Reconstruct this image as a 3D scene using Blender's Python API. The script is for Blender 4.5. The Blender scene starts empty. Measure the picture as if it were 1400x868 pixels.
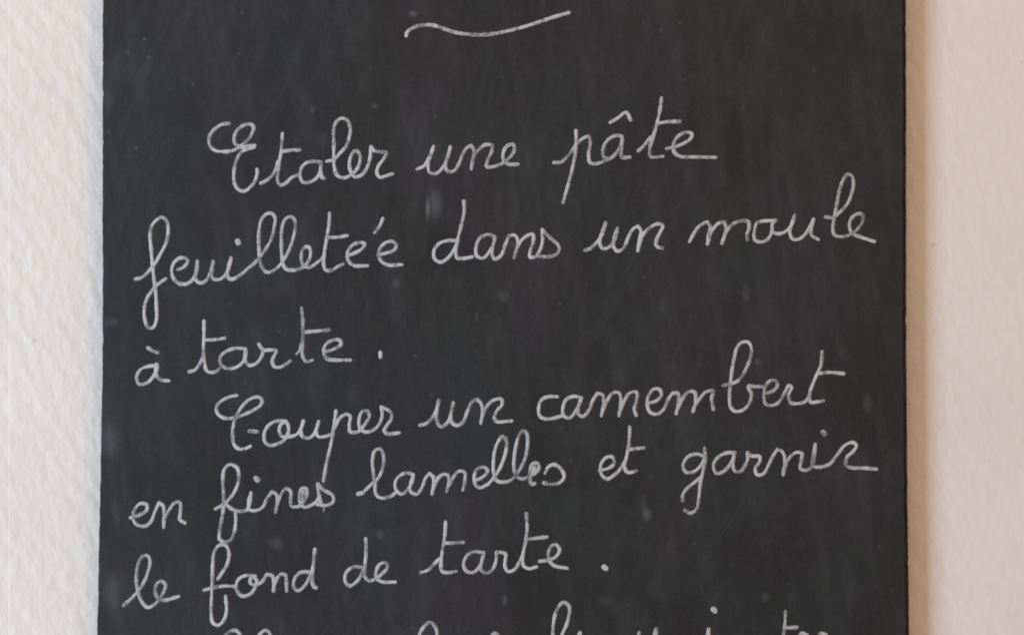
import bpy, math, random
from mathutils import Vector, noise as mnoise

# ------------------------------------------------------------------ scale
S = 0.000255            # metres per photograph pixel on the slate face
T = 0.0067              # slate thickness (back lies on the wall)
CAM_D = 0.95            # camera to slate face
scene = bpy.context.scene
col = scene.collection

def P(px, py, y=0.0):
    return Vector(((px - 700) * S, y, (434 - py) * S))

# ------------------------------------------------------------------ camera
cd = bpy.data.cameras.new("camera")
cam = bpy.data.objects.new("camera", cd)
col.objects.link(cam)
cam.location = (0, -T - CAM_D, 0)
cam.rotation_euler = (math.radians(90), 0, 0)
cd.sensor_width = 36
cd.lens = 36 * CAM_D / (1400 * S)
cd.clip_start = 0.01
cd.clip_end = 50
cd.dof.use_dof = True
cd.dof.focus_distance = CAM_D - 0.012      # focused a little short: the photograph is soft
cd.dof.aperture_fstop = 5.6
scene.camera = cam

# ------------------------------------------------------------------ light
w = bpy.data.worlds.new("World")
scene.world = w
w.use_nodes = True
bg = w.node_tree.nodes["Background"]
bg.inputs[0].default_value = (1.0, 0.745, 0.555, 1)
bg.inputs[1].default_value = 0.41

def area(name, loc, target, sx, sy, energy, color):
    l = bpy.data.lights.new(name, 'AREA')
    l.shape = 'RECTANGLE'; l.size = sx; l.size_y = sy
    l.energy = energy; l.color = color
    o = bpy.data.objects.new(name, l); col.objects.link(o)
    o.location = loc
    d = Vector(target) - Vector(loc)
    o.rotation_euler = d.to_track_quat('-Z', 'Y').to_euler()
    return o
area("window_light", (-1.30, -0.85, -0.10), (0, 0, 0), 0.50, 0.95, 23.4, (0.62, 0.835, 1.03))
area("room_lamp", (0.50, -0.80, 0.85), (0, 0, 0), 0.45, 0.45, 3.2, (1.0, 0.55, 0.30))

scene.view_settings.view_transform = 'Standard'
scene.view_settings.look = 'None'
scene.view_settings.exposure = 0.0
scene.view_settings.gamma = 1.0
scene.view_settings.use_curve_mapping = False
scene.render.engine = 'CYCLES'
scene.cycles.use_denoising = False
scene.cycles.pixel_filter_type = 'BLACKMAN_HARRIS'
scene.cycles.filter_width = 1.9

# ------------------------------------------------------------------ node helpers
class NT:
    def __init__(self, name):
        self.m = bpy.data.materials.new(name); self.m.use_nodes = True
        self.t = self.m.node_tree; self.b = self.t.nodes["Principled BSDF"]
        self.co = self.n('ShaderNodeTexCoord').outputs['Object']
    def n(self, k): return self.t.nodes.new(k)
    def l(self, a, b): self.t.links.new(a, b)
    def val(self, s, v):
        if isinstance(v, (int, float)): s.default_value = v
        elif isinstance(v, tuple): s.default_value = v
        else: self.l(v, s)
    def math(self, op, a, b=0.0, c=None, clamp=False):
        x = self.n('ShaderNodeMath'); x.operation = op; x.use_clamp = clamp
        self.val(x.inputs[0], a); self.val(x.inputs[1], b)
        if c is not None: self.val(x.inputs[2], c)
        return x.outputs[0]
    def mapping(self, scale=(1,1,1), rot=(0,0,0), loc=(0,0,0), src=None):
        if any(rot) and scale != (1, 1, 1):          # turn first, stretch after
            src = self.mapping(rot=rot, src=src); rot = (0, 0, 0)
        x = self.n('ShaderNodeMapping')
        x.inputs['Scale'].default_value = scale
        x.inputs['Rotation'].default_value = rot
        x.inputs['Location'].default_value = loc
        self.l(src or self.co, x.inputs[0]); return x.outputs[0]
    def noise(self, vec, scale, detail=3, rough=0.5, dist=0.0):
        x = self.n('ShaderNodeTexNoise'); self.l(vec, x.inputs['Vector'])
        x.inputs['Scale'].default_value = scale; x.inputs['Detail'].default_value = detail
        x.inputs['Roughness'].default_value = rough; x.inputs['Distortion'].default_value = dist
        return x.outputs['Fac']
    def ramp(self, fac, lo, hi, a=0.0, b=1.0):
        x = self.n('ShaderNodeMapRange'); x.interpolation_type = 'SMOOTHSTEP'
        self.val(x.inputs[0], fac)
        for i, v in zip((1,2,3,4), (lo,hi,a,b)): x.inputs[i].default_value = v
        return x.outputs[0]
    def mix(self, f, a, b, mode='MIX'):
        x = self.n('ShaderNodeMix'); x.data_type = 'RGBA'; x.blend_type = mode
        self.val(x.inputs[0], f); self.val(x.inputs[6], a); self.val(x.inputs[7], b)
        return x.outputs[2]
    def bump(self, h, dist, strength=1.0, normal=None):
        x = self.n('ShaderNodeBump'); x.inputs['Strength'].default_value = strength
        x.inputs['Distance'].default_value = dist; self.l(h, x.inputs['Height'])
        if normal is not None: self.l(normal, x.inputs['Normal'])
        return x.outputs[0]

# ------------------------------------------------------------------ wall covering material
def wall_material():
    m = NT("textured_wallpaper")
    # soft embossed drops set in diagonal rows running down to the right
    warp = m.noise(m.mapping(), 60, 2)
    r = m.mapping(rot=(0, math.radians(34), 0))
    wv = m.n('ShaderNodeTexWave'); wv.wave_type = 'BANDS'; wv.bands_direction = 'X'
    m.l(r, wv.inputs['Vector']); wv.inputs['Scale'].default_value = 36
    wv.inputs['Distortion'].default_value = 5.5; wv.inputs['Detail'].default_value = 2
    wv.inputs['Detail Scale'].default_value = 1.6
    drops = m.noise(m.mapping(scale=(1.0, 1, 0.66), rot=(0, math.radians(14), 0)), 330, 1.5, 0.4)
    h = m.math('MULTIPLY_ADD', wv.outputs['Fac'], 0.34, m.math('MULTIPLY', drops, 1.15))
    fine = m.noise(m.mapping(scale=(1, 1, 0.6)), 1100, 2)
    h = m.math('MULTIPLY_ADD', fine, 0.08, h)
    h = m.math('MULTIPLY_ADD', warp, 0.5, h)
    # the relief lies flatter under the thicker paint on the right half of the wall
    sep = m.n('ShaderNodeSeparateXYZ'); m.l(m.co, sep.inputs[0])
    flat = m.ramp(sep.outputs['X'], 0.146, 0.160, 1.0, 0.40)
    h = m.math('MULTIPLY', h, flat)
    m.l(m.bump(h, 0.00030, 1.0), m.b.inputs['Normal'])
    tone = m.ramp(m.noise(m.mapping(), 22, 3), 0.3, 0.7)
    c = m.mix(tone, (0.80, 0.762, 0.728, 1), (0.84, 0.802, 0.768, 1))
    # fly specks and scuffs on the paint
    sp = m.noise(m.mapping(scale=(1, 1, 0.7)), 260, 1, 0.4)
    c = m.mix(m.ramp(sp, 0.765, 0.81, 0.0, 0.30), c, (0.42, 0.38, 0.35, 1))
    c = m.mix(m.math('MULTIPLY', m.ramp(m.noise(m.mapping(scale=(1,1,0.5)), 430, 2), 0.35, 0.75), 0.10), c, (0.62, 0.585, 0.56, 1))
    m.l(c, m.b.inputs['Base Color'])
    m.b.inputs['Roughness'].default_value = 0.62
    m.b.inputs['Specular IOR Level'].default_value = 0.25
    return m.m

# ------------------------------------------------------------------ slate material
# chalk smears, dust specks, rubbed patches, and a darker band down the right margin: (px, py, half width, half height, amount)
SMEARS = [(595, 280, 9, 20, .10), (584.5, 286, 2.4, 14, .26), (440, 190, 9, 12, .03), (512, 145, 4, 4, .10), (565, 19, 5, 4, .16),
          (427, 150, 3, 6, .06), (700, 335, 5, 5, .05), (1020, 402, 5, 12, .07), (688, 405, 8, 9, .07),
          (885, 703, 6, 8, .11), (880, 690, 5, 14, .05), (690, 820, 3, 7, .08), (541, 388, 5, 6, .07),
          (150, 600, 12, 22, .07), (152, 440, 10, 6, .07), (152, 810, 10, 24, .06), (160, 700, 7, 16, .04),
          (378, 742, 9, 9, .08), (519, 730, 5, 6, .06), (1186, 550, 6, 12, .06), (1036, 495, 5, 5, .06),
          (1180, 635, 8, 20, .035), (148, 140, 6, 18, .06), (828, 820, 9, 7, .045), (1046, 816, 6, 6, .05)]
DARKS = [(984, 274, 24, 16, .45), (1044, 306, 14, 24, .35), (536, 62, 20, 30, .35), (282, 600, 26, 34, .40),
         (376, 722, 24, 20, .30), (1224, 400, 9, 500, .40), (470, 280, 14, 10, .18), (790, 480, 26, 20, .2)]
def slate_material():
    m = NT("slate")
    sep = m.n('ShaderNodeSeparateXYZ'); m.l(m.co, sep.inputs[0])
    X, Z = sep.outputs['X'], sep.outputs['Z']
    big = m.noise(m.mapping(scale=(1, 1, 0.7)), 16, 4, 0.55)
    streak = m.noise(m.mapping(scale=(1, 1, 0.13), rot=(0, math.radians(2), 0)), 330, 4, 0.65)
    streak2 = m.noise(m.mapping(scale=(1, 1, 0.16), rot=(0, math.radians(9), 0)), 120, 4, 0.6)
    grain = m.noise(m.mapping(), 900, 3, 0.6)
    c = m.mix(m.ramp(big, 0.3, 0.7), (0.0055, 0.0074, 0.0106, 1), (0.0115, 0.0145, 0.0188, 1))
    green = m.ramp(m.noise(m.mapping(loc=(3, 1, 7)), 26, 2), 0.45, 0.66)
    c = m.mix(m.math('MULTIPLY', green, 0.6), c, (0.0115, 0.0180, 0.0200, 1))
    viol = m.ramp(m.noise(m.mapping(loc=(9, 4, 2), scale=(1, 1, .6)), 22, 2), 0.5, 0.7)
    c = m.mix(m.math('MULTIPLY', viol, 0.5), c, (0.018, 0.0165, 0.023, 1))
    # wiped chalk dust left in vertical strokes
    dust = m.math('MULTIPLY', m.ramp(streak, 0.40, 0.78), 0.010)
    dust = m.math('MULTIPLY_ADD', m.ramp(streak2, 0.42, 0.75), 0.024, dust)
    dust = m.math('MULTIPLY_ADD', m.ramp(grain, 0.45, 0.8), 0.022, dust)
    dust = m.math('MULTIPLY_ADD', m.ramp(m.noise(m.mapping(scale=(1,1,.7), loc=(2,2,2)), 190, 4, 0.65), 0.45, 0.75), 0.018, dust)
    # cloth wipes slanting up to the right, in broad bent sweeps
    bend = m.noise(m.mapping(loc=(5, 0, 1)), 7, 1)
    wipe_v = m.mapping(scale=(1, 1, 0.09), rot=(0, math.radians(-21), 0))
    vm = m.n('ShaderNodeVectorMath'); vm.operation = 'ADD'; m.l(wipe_v, vm.inputs[0])
    cb = m.n('ShaderNodeCombineXYZ'); m.l(m.math('MULTIPLY', bend, 0.05), cb.inputs[0]); m.l(cb.outputs[0], vm.inputs[1])
    wipes = m.noise(vm.outputs[0], 150, 5, 0.62)
    where = m.ramp(m.noise(m.mapping(loc=(1, 6, 3)), 13, 2), 0.38, 0.62)
    dust = m.math('MULTIPLY_ADD', m.math('MULTIPLY', m.ramp(wipes, 0.44, 0.72), where), 0.023, dust)
    # hair scratches and settled specks of chalk
    sc1 = m.noise(m.mapping(scale=(1, 1, 0.03), rot=(0, math.radians(-32), 0)), 700, 1, 0.4)
    dust = m.math('MULTIPLY_ADD', m.math('MULTIPLY', m.ramp(sc1, 0.75, 0.82), where), 0.025, dust)
    vo = m.n('ShaderNodeTexVoronoi'); m.l(m.co, vo.inputs['Vector']); vo.inputs['Scale'].default_value = 170
    keep = m.ramp(m.noise(m.mapping(loc=(7, 7, 7)), 60, 2), 0.56, 0.70)
    dust = m.math('MULTIPLY_ADD', m.math('MULTIPLY', m.ramp(vo.outputs['Distance'], 0.05, 0.16, 1.0, 0.0), keep), 0.09, dust)
    w1 = m.math('MULTIPLY_ADD', m.math('SUBTRACT', streak, 0.5), 2.0, 1.0)   # streaky inside of a smear
    def blob(px, py, a, b):
        p = P(px, py)
        dx = m.math('DIVIDE', m.math('SUBTRACT', X, p.x), a * S)
        dz = m.math('DIVIDE', m.math('SUBTRACT', Z, p.z), b * S)
        r2 = m.math('MULTIPLY_ADD', dx, dx, m.math('MULTIPLY', dz, dz))
        return m.math('EXPONENT', m.math('MULTIPLY', m.math('POWER', r2, 1.5), -1.0))
    for px, py, a, b, k in SMEARS:
        g = m.math('MULTIPLY', blob(px, py, a, b), w1)
        dust = m.math('MULTIPLY_ADD', g, k, dust)
    dust = m.math('MAXIMUM', dust, 0.0)
    c = m.mix(dust, c, (0.40, 0.43, 0.45, 1))
    for px, py, a, b, k in DARKS:
        c = m.mix(m.math('MULTIPLY', blob(px, py, a, b), k), c, (0.010, 0.010, 0.011, 1))
    m.l(c, m.b.inputs['Base Color'])
    rg = m.math('MULTIPLY_ADD', big, 0.14, 0.44)
    rg = m.math('MULTIPLY_ADD', streak2, 0.10, rg)
    m.l(rg, m.b.inputs['Roughness'])
    m.b.inputs['Specular IOR Level'].default_value = 0.47
    h = m.math('MULTIPLY_ADD', streak2, 0.8, m.math('MULTIPLY', grain, 0.12))
    h = m.math('MULTIPLY_ADD', big, 2.0, h)
    m.l(m.bump(h, 0.00016, 1.0), m.b.inputs['Normal'])
    return m.m

def slate_edge_material():
    m = NT("chipped_slate_edge")
    n = m.noise(m.mapping(scale=(1, 1, 0.4)), 500, 4, 0.6)
    c = m.mix(m.ramp(n, 0.3, 0.7), (0.022, 0.008, 0.003, 1), (0.060, 0.026, 0.011, 1))
    m.l(c, m.b.inputs['Base Color']); m.b.inputs['Roughness'].default_value = 0.8; m.b.inputs['Specular IOR Level'].default_value = 0.15
    m.l(m.bump(n, 0.0006, 1.0), m.b.inputs['Normal'])
    return m.m

def chalk_material():
    m = NT("pale_chalk_pencil")
    g = m.noise(m.mapping(), 1500, 3, 0.65)
    g2 = m.noise(m.mapping(scale=(1, 1, 0.7)), 330, 2, 0.5)
    f = m.math('MULTIPLY_ADD', m.math('SUBTRACT', g2, 0.5), 1.5, g)
    f = m.ramp(f, 0.19, 0.60, 0.34, 1.0)
    f = m.math('MULTIPLY', f, m.ramp(m.noise(m.mapping(loc=(3, 3, 3)), 75, 2), 0.35, 0.6, 0.80, 1.0))   # pen pressure
    c = m.mix(f, (0.05, 0.05, 0.052, 1), (0.535, 0.56, 0.585, 1))
    m.l(c, m.b.inputs['Base Color']); m.b.inputs['Roughness'].default_value = 0.95
    m.b.inputs['Specular IOR Level'].default_value = 0.1
    m.l(m.bump(g, 0.00010, 0.6), m.b.inputs['Normal'])
    return m.m

M_WALL, M_SLATE, M_EDGE, M_CHALK = wall_material(), slate_material(), slate_edge_material(), chalk_material()

def link(name, verts, faces, mats, parent=None, smooth=True, midx=None):
    me = bpy.data.meshes.new(name); me.from_pydata([tuple(v) for v in verts], [], faces)
    for x in mats: me.materials.append(x)
    if smooth: me.polygons.foreach_set('use_smooth', [True] * len(me.polygons))
    if midx: me.polygons.foreach_set('material_index', midx)
    me.update()
    o = bpy.data.objects.new(name, me); col.objects.link(o)
    if parent: o.parent = parent
    return o

# ------------------------------------------------------------------ wall: plaster body and two hung lengths of wall covering
x0, x1, z0, z1 = -0.60, 0.60, -0.45, 0.45
seam = (5.5 - 700) * S
def slab(xa, xb, ya, yb, za, zb, bev=0.0, bw=None):
    """box, front at ya (towards the camera), front edges eased by bev"""
    bw = bev if bw is None else bw
    v = [(xa, yb, za), (xb, yb, za), (xb, yb, zb), (xa, yb, zb),
         (xa, ya + bev, za), (xb, ya + bev, za), (xb, ya + bev, zb), (xa, ya + bev, zb),
         (xa + bw, ya, za), (xb - bw, ya, za), (xb - bw, ya, zb), (xa + bw, ya, zb)]
    f = [(0,3,2,1), (0,1,5,4), (1,2,6,5), (2,3,7,6), (3,0,4,7),
         (4,5,9,8), (5,6,10,9), (6,7,11,10), (7,4,8,11), (8,9,10,11)]
    return v, f
v, f = slab(x0, x1, 0.0006, 0.12, z0, z1, 0.0001)
wall = link("wall", v, f, [M_WALL], smooth=False)
wall["kind"] = "structure"
v, f = slab(x0, seam + 0.0005, 0.00007, 0.0006, z0, z1, 0.00002, 0.0003)
link("wallpaper_strip", v, f, [M_WALL], wall, smooth=False)
v, f = slab(seam, x1, 0.0, 0.0006, z0, z1, 0.00012, 0.0008)
link("wallpaper_strip", v, f, [M_WALL], wall, smooth=False)

# ------------------------------------------------------------------ slate board
board = bpy.data.objects.new("slate_board", None)
col.objects.link(board)
board.location = P(690, 1310)
board["label"] = "black slate board with a handwritten French tart recipe in pale chalk, flat against the wall"
board["category"] = "slate board"

def interp(tab, y):
    for (ya, a), (yb, b) in zip(tab, tab[1:]):
        if y <= yb: return a + (b - a) * max(0, (y - ya)) / (yb - ya)
    return tab[-1][1]
LEFT = [(-330, 140.2), (0, 139.8), (480, 139.6), (560, 138.2), (640, 136.6), (720, 135.2), (800, 133.6), (868, 132.4), (1310, 128)]
RIGHT = [(-330, 1239.4), (0, 1240.2), (500, 1240.8), (640, 1242), (760, 1243.2), (868, 1244.6), (1310, 1249)]
def chip(y, seed, amp):
    a = mnoise.noise(Vector((y * 0.045, seed, 0))) * 0.9 + mnoise.noise(Vector((y * 0.17, seed, 3))) * 0.6
    b = max(0.0, mnoise.noise(Vector((y * 0.09, seed, 9))) - 0.32) * 5
    return amp * (a + b)
def build_slate():
    verts, faces, mi = [], [], []
    ys = [-330 + i * 4 for i in range(411)]
    rows = []
    for y in ys:
        l = interp(LEFT, y) + chip(y, 1.3, 0.75)
        r = interp(RIGHT, y) - chip(y, 7.7, 0.55)
        bl = 1.6 + chip(y, 4.1, 0.8); bl = max(0.6, bl)
        br = 6.2 + chip(y, 11.9, 1.1); br = max(2.5, br)
        t = T
        # ring across: back-left, mid-left, front-left ... front-right, mid-right, back-right
        pts = [(l + 1.0, 0.0), (l, -t * 0.35), (l + 0.2, -t * 0.86), (l + bl, -t)]
        pts += [(l + bl + (r - br - l - bl) * k / 24, -t) for k in range(1, 24)]
        pts += [(r - br, -t), (r - br * 0.45, -t * 0.90), (r - 0.3, -t * 0.66), (r - 0.4, -t * 0.3), (r - 1.2, 0.0)]
        base = len(verts)
        for px, yy in pts:
            p = P(px, y, yy + 0.0)
            verts.append(p - board.location)
        rows.append((base, len(pts)))
    n = rows[0][1]
    for (a, _), (b, _) in zip(rows, rows[1:]):
        for k in range(n - 1):
            faces.append((a + k, a + k + 1, b + k + 1, b + k))
            mi.append(0 if 3 <= k < n - 5 else 1)
        faces.append((a + n - 1, a, b, b + n - 1)); mi.append(1)
    for base, rev in ((rows[0][0], True), (rows[-1][0], False)):
        c = list(range(base, base + n)); faces.append(tuple(c[::-1]) if rev else tuple(c)); mi.append(1)
    o = link("slate_panel", verts, faces, [M_SLATE, M_EDGE], board, smooth=False, midx=mi)
    return o
panel = build_slate()
# slate texture is laid out in world metres: an object-space shift keeps it there
def world_coords(mat):
    for nd in list(mat.node_tree.nodes):
        if nd.type == 'TEX_COORD':
            add = mat.node_tree.nodes.new('ShaderNodeVectorMath'); add.operation = 'ADD'
            add.inputs[1].default_value = board.location
            outs = [l.to_socket for l in nd.outputs['Object'].links]
            mat.node_tree.links.new(nd.outputs['Object'], add.inputs[0])
            for s in outs: mat.node_tree.links.new(add.outputs[0], s)
for mm in (M_SLATE, M_EDGE, M_CHALK): world_coords(mm)

# ------------------------------------------------------------------ handwriting
rng = random.Random(5)
STROKE_N = [0]
def smooth_path(pts, step=1.3):
    """centripetal Catmull-Rom through the pen points, evenly resampled"""
    if len(pts) == 1:
        return [pts[0], (pts[0][0] + 0.4, pts[0][1] + 0.2)]
    p = [Vector(q) for q in pts]
    q = [p[0] * 2 - p[1]] + p + [p[-1] * 2 - p[-2]]
    out = []
    for i in range(1, len(q) - 2):
        a, b, c, d = q[i-1], q[i], q[i+1], q[i+2]
        t0 = 0; t1 = t0 + max(1e-3, (b-a).length ** .5); t2 = t1 + max(1e-3, (c-b).length ** .5); t3 = t2 + max(1e-3, (d-c).length ** .5)
        n = max(2, int((c-b).length / step))
        for k in range(n):
            t = t1 + (t2 - t1) * k / n
            A1 = a*((t1-t)/(t1-t0)) + b*((t-t0)/(t1-t0)); A2 = b*((t2-t)/(t2-t1)) + c*((t-t1)/(t2-t1)); A3 = c*((t3-t)/(t3-t2)) + d*((t-t2)/(t3-t2))
            B1 = A1*((t2-t)/(t2-t0)) + A2*((t-t0)/(t2-t0)); B2 = A2*((t3-t)/(t3-t1)) + A3*((t-t1)/(t3-t1))
            out.append(B1*((t2-t)/(t2-t1)) + B2*((t-t1)/(t2-t1)))
    out.append(p[-1])
    return [(v.x, v.y) for v in out]

PROFILE = [(-1.0, -0.00002), (-0.72, 0.00007), (-0.25, 0.00012), (0.25, 0.00012), (0.72, 0.00007), (1.0, -0.00002)]
HALF = 2.4
def add_stroke(V, F, pts, half=HALF):
    path = smooth_path(pts)
    STROKE_N[0] += 1; sd = STROKE_N[0] * 3.7
    lift = (STROKE_N[0] % 7) * 0.000006
    n = len(path); base = len(V); np_ = len(PROFILE)
    # rounded ends: extend by short caps of falling width
    d0 = Vector(path[0]) - Vector(path[1]); d0.normalize()
    d1 = Vector(path[-1]) - Vector(path[-2]); d1.normalize()
    pre = [(Vector(path[0]) + d0 * half * k, s) for k, s in ((0.85, 0.30), (0.5, 0.80))]
    post = [(Vector(path[-1]) + d1 * half * k, s) for k, s in ((0.5, 0.80), (0.85, 0.30))]
    seq = pre + [(Vector(q), 1.0) for q in path] + post
    m = len(seq)
    for i, (q, s) in enumerate(seq):
        a = seq[max(0, i-1)][0]; b = seq[min(m-1, i+1)][0]
        t = b - a
        if t.length < 1e-6: t = Vector((1, 0))
        t.normalize(); nn = Vector((-t.y, t.x))
        wob = 1 + 0.26 * mnoise.noise(Vector((i * 0.16, sd, 0))) + 0.16 * mnoise.noise(Vector((i * 0.75, sd, 5)))
        wob *= 1.0 - 0.10 * t.x * (-t.y)             # upstrokes a little lighter
        for (u, h) in PROFILE:
            e = half * s * wob * u * (1 + 0.12 * mnoise.noise(Vector((i * 1.1, sd, u * 3))))
            p = P(q.x + nn.x * e, q.y + nn.y * e, -T - h - (lift if h > 0 else 0))
            V.append(p - board.location)
    for i in range(m - 1):
        for k in range(np_ - 1):
            a = base + i * np_ + k; b = a + np_
            F.append((a, a + 1, b + 1, b))
    F.append(tuple(base + k for k in range(np_ - 1, -1, -1)))
    F.append(tuple(base + (m - 1) * np_ + k for k in range(np_)))

def word(label, groups, name="written_word", half=HALF):
    V, F = [], []
    for (ox, oy, sc, strokes) in groups:
        for st in strokes:
            h = half
            if isinstance(st, tuple) and len(st) == 2 and isinstance(st[0], list): st, h = st
            add_stroke(V, F, [(ox + x * sc, oy + y * sc) for x, y in st], h)
    o = link(name, V, F, [M_CHALK], board)
    o["label"] = label
    return o
Z = 300 / 1400


# flourish above the recipe
word("wavy chalk flourish above the recipe", [(520, 0, Z, [
 ([(165,232),(172,205),(200,184),(240,168),(300,160),(360,168),(420,190),(480,209),(560,220),(640,224),(720,218),(800,202),(900,177),(1000,146),(1100,112),(1205,82)], 2.5)])], "flourish")

word('word "Etaler" in pale chalk', [(270, 120, Z, [
 [(205,228),(165,232),(125,252),(92,285),(75,320),(80,368),(112,400),(165,408),(222,402),(270,378),(318,338),(350,290),(358,252),(342,234),(310,235),(270,255),(242,292),(235,338),(250,366),(285,380),(330,372),(368,368)],
 [(365,380),(320,392),(280,412),(255,450),(238,500),(232,560),(238,612),(262,650),(300,660),(340,632),(370,588),(382,540),(380,520)],
 [(402,610),(438,594),(475,562),(500,520),(515,470)], 
 [(543,292),(538,360),(532,420),(520,490),(512,550),(514,600),(532,622),(568,605),(600,575),(638,556)],
 [(535,408),(590,400),(655,396)],
 [(790,478),(740,470),(695,480),(662,515),(655,565),(672,602),(710,604),(752,584),(780,545),(788,500),(790,478)],
 [(788,480),(786,530),(794,570),(808,580)],
 [(825,470),(870,458),(908,420),(945,378),(968,320),(974,255),(955,208),(920,196),(888,215),(870,265),(870,350),(870,440),(874,510),(890,558),(930,576),(972,562),(1010,530),(1036,480),(1036,430),(1012,402),(985,425),(970,480),(978,535),(1005,570),(1045,558),(1080,515),(1100,450),(1108,378)],
 [(1108,376),(1128,402),(1170,410),(1206,412),(1188,455),(1155,500),(1145,545),(1165,572),(1205,562),(1245,550)],
 ])])
word('word "une" in pale chalk', [(550, 120, Z, [
 [(95,520),(138,500),(170,450),(200,375)],[(200,375),(182,430),(165,490),(175,540),(215,548),(255,515),(288,450),(308,378)],
 [(308,378),(290,440),(276,500),(292,534),(332,530),(362,485),(388,420),(412,385),(440,368)],
 [(440,368),(458,400),(450,460),(442,520)],[(446,510),(452,450),(485,398),(530,365),(575,368),(570,410),(546,460),(540,505),(580,504),(625,490),(665,462),(700,430),(716,385),(705,362),(672,370),(648,405),(645,455),(670,485),(740,490)],
 ])])
word('word "pâte" in pale chalk', [(740, 110, Z, [
 [(80,525),(128,520),(175,478),(222,412),(265,372),(303,358),(312,400),(303,465),(312,525),(350,532),(400,515),(450,492),(490,450),(512,400),(516,360),(470,355),(425,382),(397,430),(400,490),(430,500)],
 [(222,320),(222,420),(208,520),(190,600),(165,690),(140,780)],
 [(518,360),(512,430),(515,488),(568,490)],
 [(440,270),(490,240),(542,205),(572,255)],
 [(618,452),(660,412),(700,360)],
 [(768,112),(756,200),(740,270),(715,360),(692,440),(698,488),(735,490),(778,485)],[(742,275),(810,265),(885,262)],
 [(798,436),(850,425),(910,402),(955,370),(962,342),(925,332),(875,355),(845,405),(850,460),(890,486),(980,489),(1115,492)],
 ])])
word('word "feuilleteé" in pale chalk', [(170, 270, Z, [
 [(68,520),(112,510),(150,476),(190,430),(230,362),(265,292),(280,220),(270,150),(240,127),(205,145),(174,185),(165,250),(172,340),(180,430),(190,520),(200,600),(205,700),(205,780),(185,828),(155,832),(134,790),(127,720),(142,650),(172,600),(212,555),(265,518)],
 [(340,462),(382,442),(405,405),(388,386),(345,390),(315,420),(302,470),(318,520),(355,550),(400,550),(440,520),(462,470),(467,405)],
 [(467,405),(458,470),(455,520),(480,545),(520,532),(548,485),(568,408)],
 [(568,408),(558,470),(562,512),(595,525),(640,502),(668,450),(682,385)],
 [(682,385),(664,440),(658,500),(680,522),(730,502),(790,452),(845,405),(895,340),(938,265),(956,190),(962,130),(940,102),(905,107),(875,142),(860,210),(858,300),(865,390),(882,450),(912,478),(955,464),(998,425),(1045,350),(1075,270),(1090,190),(1086,140),(1058,122),(1025,142),(1005,200),(1002,290),(1005,370),(1015,430),(1040,460),(1090,462),(1140,445),(1172,410),(1188,365),(1183,322),(1158,315),(1135,340),(1130,390),(1142,432),(1180,445),(1225,420),(1265,385)],
 [(1310,100),(1305,180),(1290,270),(1277,350),(1272,420),(1284,462),(1325,464),(1360,442),(1398,425)],
 ([(722,276),(728,292)],3.7)]),
 (370, 260, Z, [[(362,302),(430,300),(490,290)],
 [(488,418),(540,400),(588,370),(600,342),(560,335),(515,358),(490,400),(496,450),(530,480),(620,482)],
 [(685,415),(735,402),(785,385),(802,352),(785,330),(742,332),(702,365),(690,412),(705,452),(750,478),(838,475)],
 [(718,180),(700,222),(665,272)]])])
word('word "dans" in pale chalk', [(570, 250, Z, [
 [(248,368),(190,370),(142,388),(110,430),(114,485),(150,506),(195,482),(235,430),(262,370)],
 [(300,115),(302,180),(284,270),(264,350),(250,430),(257,478),(300,482),(355,472)],
 [(494,342),(450,330),(402,352),(378,410),(382,465),(420,482),(460,445),(488,390),(498,342)],[(498,342),(486,400),(480,455),(498,486),(538,462),(562,400),(590,335)],
 [(590,335),(625,335),(645,370),(635,430),(620,478)],[(628,450),(652,390),(692,345),(740,328),(742,380),(722,440),(722,472),(755,472),(785,430),(802,370),(800,298)],
 [(800,298),(825,325),(870,368),(908,408),(898,450),(855,470),(780,470),(740,474)],
 ])])
word('word "un" before "moule" in pale chalk', [(780, 230, Z, [
 [(90,525),(130,510),(170,470),(205,420),(224,348)],[(224,348),(202,410),(187,470),(202,510),(245,505),(280,460),(302,382)],
 [(302,382),(280,440),(276,500),(300,530),(338,510),(370,440),(400,388),(430,370)],[(430,370),(450,400),(440,460),(430,528)],
 [(436,500),(460,430),(500,385),(558,355),(590,366),(572,410),(548,460),(550,498),(588,512)]])])
word('word "moule" in pale chalk', [(930, 210, Z, [
 [(60,562),(90,505),(125,460),(175,435)],[(175,435),(192,470),(182,520),(175,578)],[(180,560),(200,500),(240,448),(282,435)],[(282,435),(292,480),(280,530),(265,575)],
 [(272,560),(300,490),(350,442),(430,432),(440,470),(425,520),(430,552)],
 [(605,428),(540,430),(492,442),(475,490),(477,550),(520,564),(560,545),(585,500),(590,445),(612,425)],
 [(582,500),(630,512),(680,492),(715,450),(732,392)],
 [(732,392),(710,450),(700,500),(718,545),(760,545),(802,510),(832,460),(852,418)],[(852,418),(838,470),(838,520),(882,548)],
 [(925,405),(975,408),(1012,380),(1060,330),(1090,270),(1105,190),(1095,142),(1065,135),(1035,180),(1015,240),(1000,320),(985,400),(975,470),(985,520),(1040,530),(1095,512),(1140,472),(1165,430),(1162,388),(1130,385),(1092,415),(1080,460),(1098,510),(1150,532),(1240,562)]])])
word('word "à" in pale chalk', [(160, 400, Z, [
 [(195,350),(225,370),(262,384)],
 [(258,465),(200,470),(150,490),(125,540),(140,583),(180,580),(225,545),(250,500),(258,462)],[(252,455),(248,515),(275,555),(332,562)]])])
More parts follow.
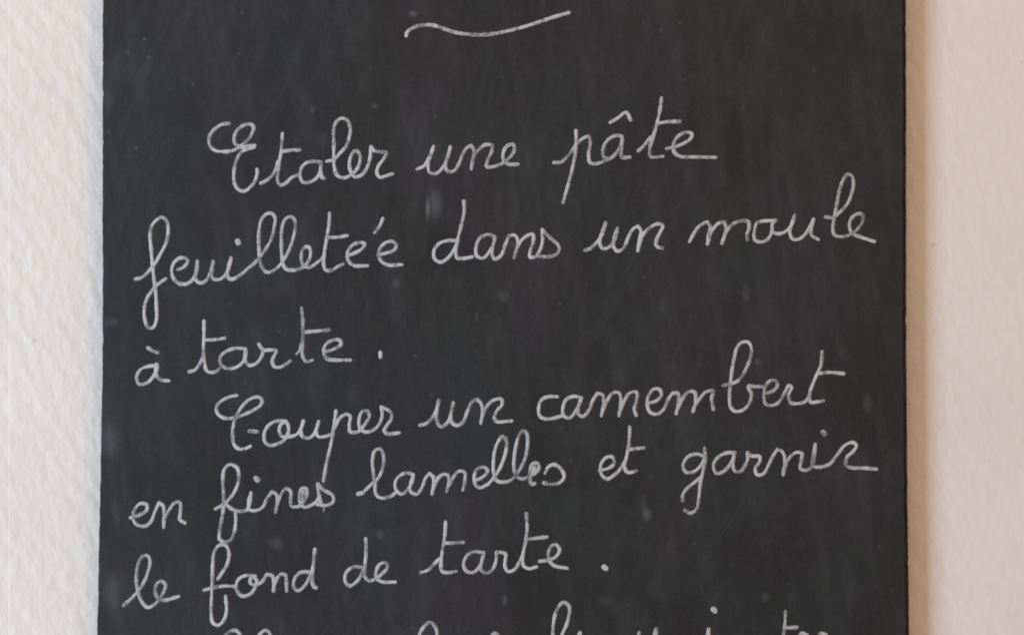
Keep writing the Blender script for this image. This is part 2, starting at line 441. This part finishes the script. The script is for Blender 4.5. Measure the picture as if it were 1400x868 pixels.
word('word "tarte" ending the third line in pale chalk', [(160, 400, Z, [
 [(460,505),(500,492),(530,450),(552,400)],[(555,180),(555,280),(552,380),(560,450),(575,500),(620,508),(655,485)],[(560,302),(620,300),(690,290)],
 [(820,358),(760,355),(700,372),(660,410),(665,460),(710,484),(760,476),(805,440),(822,400),(822,360)],[(822,360),(815,420),(840,462),(880,456),(915,420),(930,375),(905,328)],
 [(905,328),(932,365),(980,365),(1018,368),(1005,400),(990,435),(1005,472),(1042,475),(1080,455),(1108,435)]]),
 (340, 400, Z, [[(338,98),(345,180),(346,280),(342,360),(347,410),(370,440),(408,430)],([(305,392),(325,370),(332,330)],1.7),[(355,252),(430,246),(515,238)],
 [(490,378),(540,362),(590,330),(580,303),(530,305),(490,335),(480,380),(500,420),(550,430),(650,430)],([(840,380),(841,412)],2.7)])])
word('word "Couper" in pale chalk', [(280, 510, Z, [
 [(205,142),(160,150),(110,175),(75,212),(80,255),(120,285),(180,286),(240,268),(310,235),(355,205),(365,170),(340,152),(290,165),(240,210),(205,265),(185,320),(178,390),(185,450),(215,482),(260,480),(292,465)],
 ([(285,368),(335,374)],2.9),
 [(520,305),(460,305),(410,330),(380,380),(385,440),(420,460),(470,448),(512,420),(535,370),(525,318),(492,320),(475,360),(492,402),(540,405),(590,388),(615,350),(630,303)],
 [(630,303),(615,360),(622,402),(655,415),(692,395),(715,350),(727,308)],[(727,308),(712,360),(722,402),(760,405),(805,392)],
 [(838,238),(825,330),(812,420),(792,510),(772,600),(758,688)],
 [(812,385),(838,330),(862,285),(905,262),(928,275),(922,330),(928,372),(975,375),(1018,330),(1050,272),(1035,240),(1005,245),(985,290),(990,350),(1022,374),(1070,365),(1110,330),(1132,270),(1125,215)],
 [(1125,215),(1155,228),(1188,250),(1190,290),(1165,330),(1145,362),(1165,386),(1242,380)]])])
word('word "un" before "camembert" in pale chalk', [(500, 490, Z, [
 [(345,425),(385,415),(430,370),(455,320),(467,265)],[(467,265),(455,330),(455,400),(480,434),(520,410),(545,350),(560,280)],[(560,280),(545,350),(547,402),(580,427),(618,410),(648,340),(678,278),(710,260)],
 [(710,260),(738,290),(745,340),(735,412)],[(740,380),(768,315),(812,268),(865,258),(870,295),(840,330),(820,380),(838,402),(932,397)]])])
word('word "camembert" in pale chalk', [(720, 450, Z, [
 [(198,430),(140,430),(95,450),(78,500),(85,555),(130,572),(190,562),(232,550)],
 [(350,435),(300,428),(255,448),(232,500),(238,552),(275,565),(315,520),(340,470),(350,435)],[(350,435),(332,490),(332,540),(360,556),(400,512),(425,450),(452,408)],
 [(452,408),(485,420),(492,470),(478,552)],[(484,530),(512,460),(552,405),(592,408),(602,460),(590,552)],[(594,530),(625,455),(662,405),(702,402),(702,460),(688,510),(700,548)],
 [(782,470),(830,455),(860,420),(850,385),(815,380),(785,410),(770,470),(785,525),(830,542),(875,510),(902,450),(932,408)],
 [(932,408),(965,408),(970,460),(955,538)],[(962,510),(992,450),(1032,400),(1072,400),(1078,460),(1062,525)],[(1066,500),(1100,450),(1142,402),(1192,392),(1180,440),(1192,512)]]),
 (930, 440, Z, [
 [(272,405),(340,390),(385,360),(420,300),(445,240),(455,170),(435,130),(395,130),(362,165),(345,230),(332,300),(322,380),(315,460),(322,540),(350,570),(400,562),(440,520),(455,460),(435,410),(480,412),(530,412)],
 [(545,455),(592,440),(620,408),(610,375),(575,375),(545,410),(535,460),(545,520),(585,532),(632,510),(662,460),(690,405)],
 [(690,405),(712,415),(692,470),(707,515),(752,520),(802,505),(830,460)],
 [(905,188),(900,270),(870,340),(845,400),(825,460),(832,512),(870,510),(915,502)],[(885,328),(960,322),(1045,330)]])])
word('word "en" in pale chalk', [(160, 590, Z, [
 [(85,548),(140,532),(188,502),(190,465),(150,458),(115,490),(102,545),(125,590),(175,602),(215,575),(242,510),(268,452)],
 [(268,452),(295,472),(300,520),(298,608)],[(300,560),(332,500),(372,450),(402,452),(405,510),(402,560),(435,582)]])])
word('word "fines" in pale chalk', [(160, 590, Z, [
 [(628,492),(680,462),(732,410),(765,350),(778,290),(765,228),(722,208),(685,240),(675,320),(680,400),(680,480),(668,560),(655,640),(655,685),(685,702),(725,690),(748,640),(757,580),(757,520)],
 [(690,455),(728,488),(770,505),(830,497),(848,450),(855,388)],[(855,388),(842,440),(845,495),(885,502),(930,480),(955,430),(988,382)],
 [(988,382),(1018,400),(1022,450),(1012,512)],[(1016,480),(1042,410),(1078,362),(1108,380),(1108,430),(1115,475),(1160,477)],
 [(1165,470),(1205,420),(1215,385),(1208,362),(1180,362),(1165,410),(1172,460),(1195,480),(1235,470),(1275,440),(1295,400)],([(1190,385),(1188,445)],3.2),
 [(1280,330),(1288,390),(1300,450)],[(1280,330),(1320,372),(1372,400),(1382,440),(1350,466),(1290,465),(1262,455)],([(1320,465),(1320,505)],1.4),
 ([(886,296),(898,308)],3.9)])])
word('word "lamelles" in pale chalk', [(400, 570, Z, [
 ([(418,490),(450,482)],3.1),
 [(450,480),(500,432),(545,390),(577,320),(580,240),(560,202),(525,215),(510,270),(515,350),(525,420),(532,490),(562,515),(620,507),(655,485)],
 [(772,368),(730,355),(682,375),(655,420),(665,470),(700,490),(742,450),(765,410),(772,368)],[(772,368),(755,425),(752,472),(792,490),(825,450),(848,390),(875,358)],
 [(875,358),(900,385),(900,430),(890,492)],[(895,470),(922,400),(952,368),(988,368),(1000,400),(985,472)],[(990,450),(1022,390),(1062,345),(1097,352),(1100,400),(1088,465)],
 [(1178,402),(1222,375),(1245,342),(1220,320),(1180,330),(1160,375),(1168,430),(1200,450),(1240,430)]]),
 (600, 560, Z, [
 [(310,480),(345,440),(375,400),(412,320),(430,250),(430,190),(405,170),(375,210),(355,270),(348,340),(350,400),(372,452),(422,460),(472,440),(512,390),(550,310),(566,220),(560,150),(535,135),(510,170),(490,240),(480,320),(480,380),(500,427),(540,440),(578,420)],
 [(578,420),(612,408),(640,372),(632,342),(600,345),(580,390),(580,430),(592,475),(615,468)],([(612,372),(606,400)],4.0),
 [(678,405),(700,362),(740,350),(785,385),(800,430),(770,465),(720,475),(668,465)]])])
word('word "et" in pale chalk', [(600, 560, Z, [
 [(1025,385),(1078,375),(1120,340),(1105,300),(1067,305),(1035,350),(1037,410),(1075,440),(1120,415),(1160,375),(1188,325)],
 [(1218,108),(1215,200),(1200,290),(1185,370),(1210,400),(1262,388)],[(1215,252),(1310,243)]])])
word('word "garnir" in pale chalk', [(920, 550, Z, [
 [(205,345),(150,328),(97,345),(65,400),(85,445),(135,440),(180,400),(205,350)],
 [(203,290),(205,380),(190,450),(175,520),(167,600),(150,680),(112,705),(77,687)],[(188,468),(150,500),(100,540),(65,585),(62,630)],
 [(400,320),(340,322),(282,355),(260,400),(277,450),(320,442),(362,400),(390,350)],[(397,315),(385,380),(395,435),(432,440),(462,400),(480,350),(477,318)],
 [(477,318),(502,340),(555,345),(552,380),(527,420),(537,460),(577,455),(610,400),(640,340),(668,298)],
 [(668,298),(700,315),(715,360),(710,410),(705,462)],[(708,430),(732,370),(782,320),(822,325),(820,370),(812,420),(850,432),(882,415),(902,340),(910,265)],
 [(910,265),(895,340),(892,402),(932,412),(1000,392),(1050,332),(1100,272),(1150,255),(1172,275),(1150,312),(1110,350),(1105,400),(1142,416),(1220,418),(1300,425)],
 ([(958,190),(970,202)],3.9)])])
word('word "le" in pale chalk', [(150, 688, Z, [
 [(88,650),(132,610),(172,570),(202,530),(240,450),(257,360),(237,330),(202,345),(177,410),(170,490),(180,560),(202,620),(242,662),(285,645),(325,598),(350,550),(355,515),(330,495),(302,510),(290,560),(305,600),(345,615),(442,592)]])])
word('word "fond" in pale chalk', [(150, 688, Z, [
 [(690,482),(718,440),(748,390),(762,320),(742,267),(702,265),(667,310),(657,400),(655,500),(650,600),(648,700),(658,758),(690,776),(725,750),(745,690),(740,590)],
 [(600,552),(680,532),(750,525),(800,530)],
 [(930,462),(862,460),(817,490),(810,550),(840,588),(890,580),(925,540),(938,490),(910,468),(895,500),(922,520),(970,500),(1002,452)],
 [(1002,452),(1037,460),(1047,500),(1045,558)],[(1048,530),(1067,480),(1092,450),(1120,455),(1127,500),(1130,558)],
 [(1270,435),(1215,440),(1180,480),(1175,530),(1205,555),(1245,522),(1275,470),(1290,430)],[(1310,290),(1300,380),(1292,460),(1300,525),(1320,538)]])])
word('word "de" in pale chalk', [(380, 688, Z, [
 [(530,405),(480,405),(435,442),(430,495),(455,525),(500,500),(535,450),(552,400)],[(560,222),(562,320),(555,400),(557,470),(582,492),(622,480),(668,445),(697,410),(692,380),(655,383),(630,420),(627,470),(660,497),(750,500)]])])
word('word "tarte" ending the sixth line in pale chalk', [(560, 680, Z, [
 [(70,478),(120,460),(160,420),(195,385)],[(230,155),(225,240),(212,320),(203,400),(205,465),(240,478),(300,470)],[(220,290),(345,285)],
 [(472,350),(410,345),(367,370),(345,420),(360,465),(400,477),(440,450),(465,400),(475,350)],[(475,350),(460,410),(457,460),(492,480),(527,460),(550,410),(555,348)],
 [(555,348),(592,350),(615,362),(610,400),(610,442),(627,470),(667,460),(700,410),(725,360)],
 [(745,98),(750,200),(740,280),(725,360),(727,432),(760,452),(812,440)],[(750,265),(878,250)],
 [(828,405),(890,397),(940,370),(957,330),(937,300),(902,310),(885,360),(892,400),(922,432),(1008,450)],
 ([(1240,440),(1254,452)],3.7)])])
# the next line of the recipe starts at the lower border of the photograph
word('first word of the lowest line, only its tops in view', [(0, 0, 1, [
 [(304,882),(308,868),(321,861),(330,870),(328,890),(318,905)],[(340,905),(348,878),(363,861),(372,872),(368,905)]])])
word('second word of the lowest line, a tall arch in view', [(0, 0, 1, [
 [(562,900),(570,878),(577,860),(588,850),(596,858),(597,880),(592,905)],[(655,905),(664,880),(677,865),(684,875),(676,905)]])])
word('third word of the lowest line with a tall looped letter', [(0, 0, 1, [
 [(745,905),(768,868),(777,845),(778,828),(770,823),(762,832),(757,850),(757,880),(763,905)],[(782,905),(793,864),(790,900)]])])
word('fourth word of the lowest line with a dotted i', [(0, 0, 1, [
 [(866,905),(874,864)],[(888,905),(897,859),(894,905)],[(960,905),(969,859),(966,905)],([(975,832),(978,835)],3.6)])])
word('last word of the lowest line with a crossed t', [(0, 0, 1, [
 [(1074,835),(1073,855),(1070,875),(1068,905)],[(1072,858),(1090,857)],[(1090,905),(1096,865),(1104,868)],[(1114,905),(1122,865),(1130,868)]])])
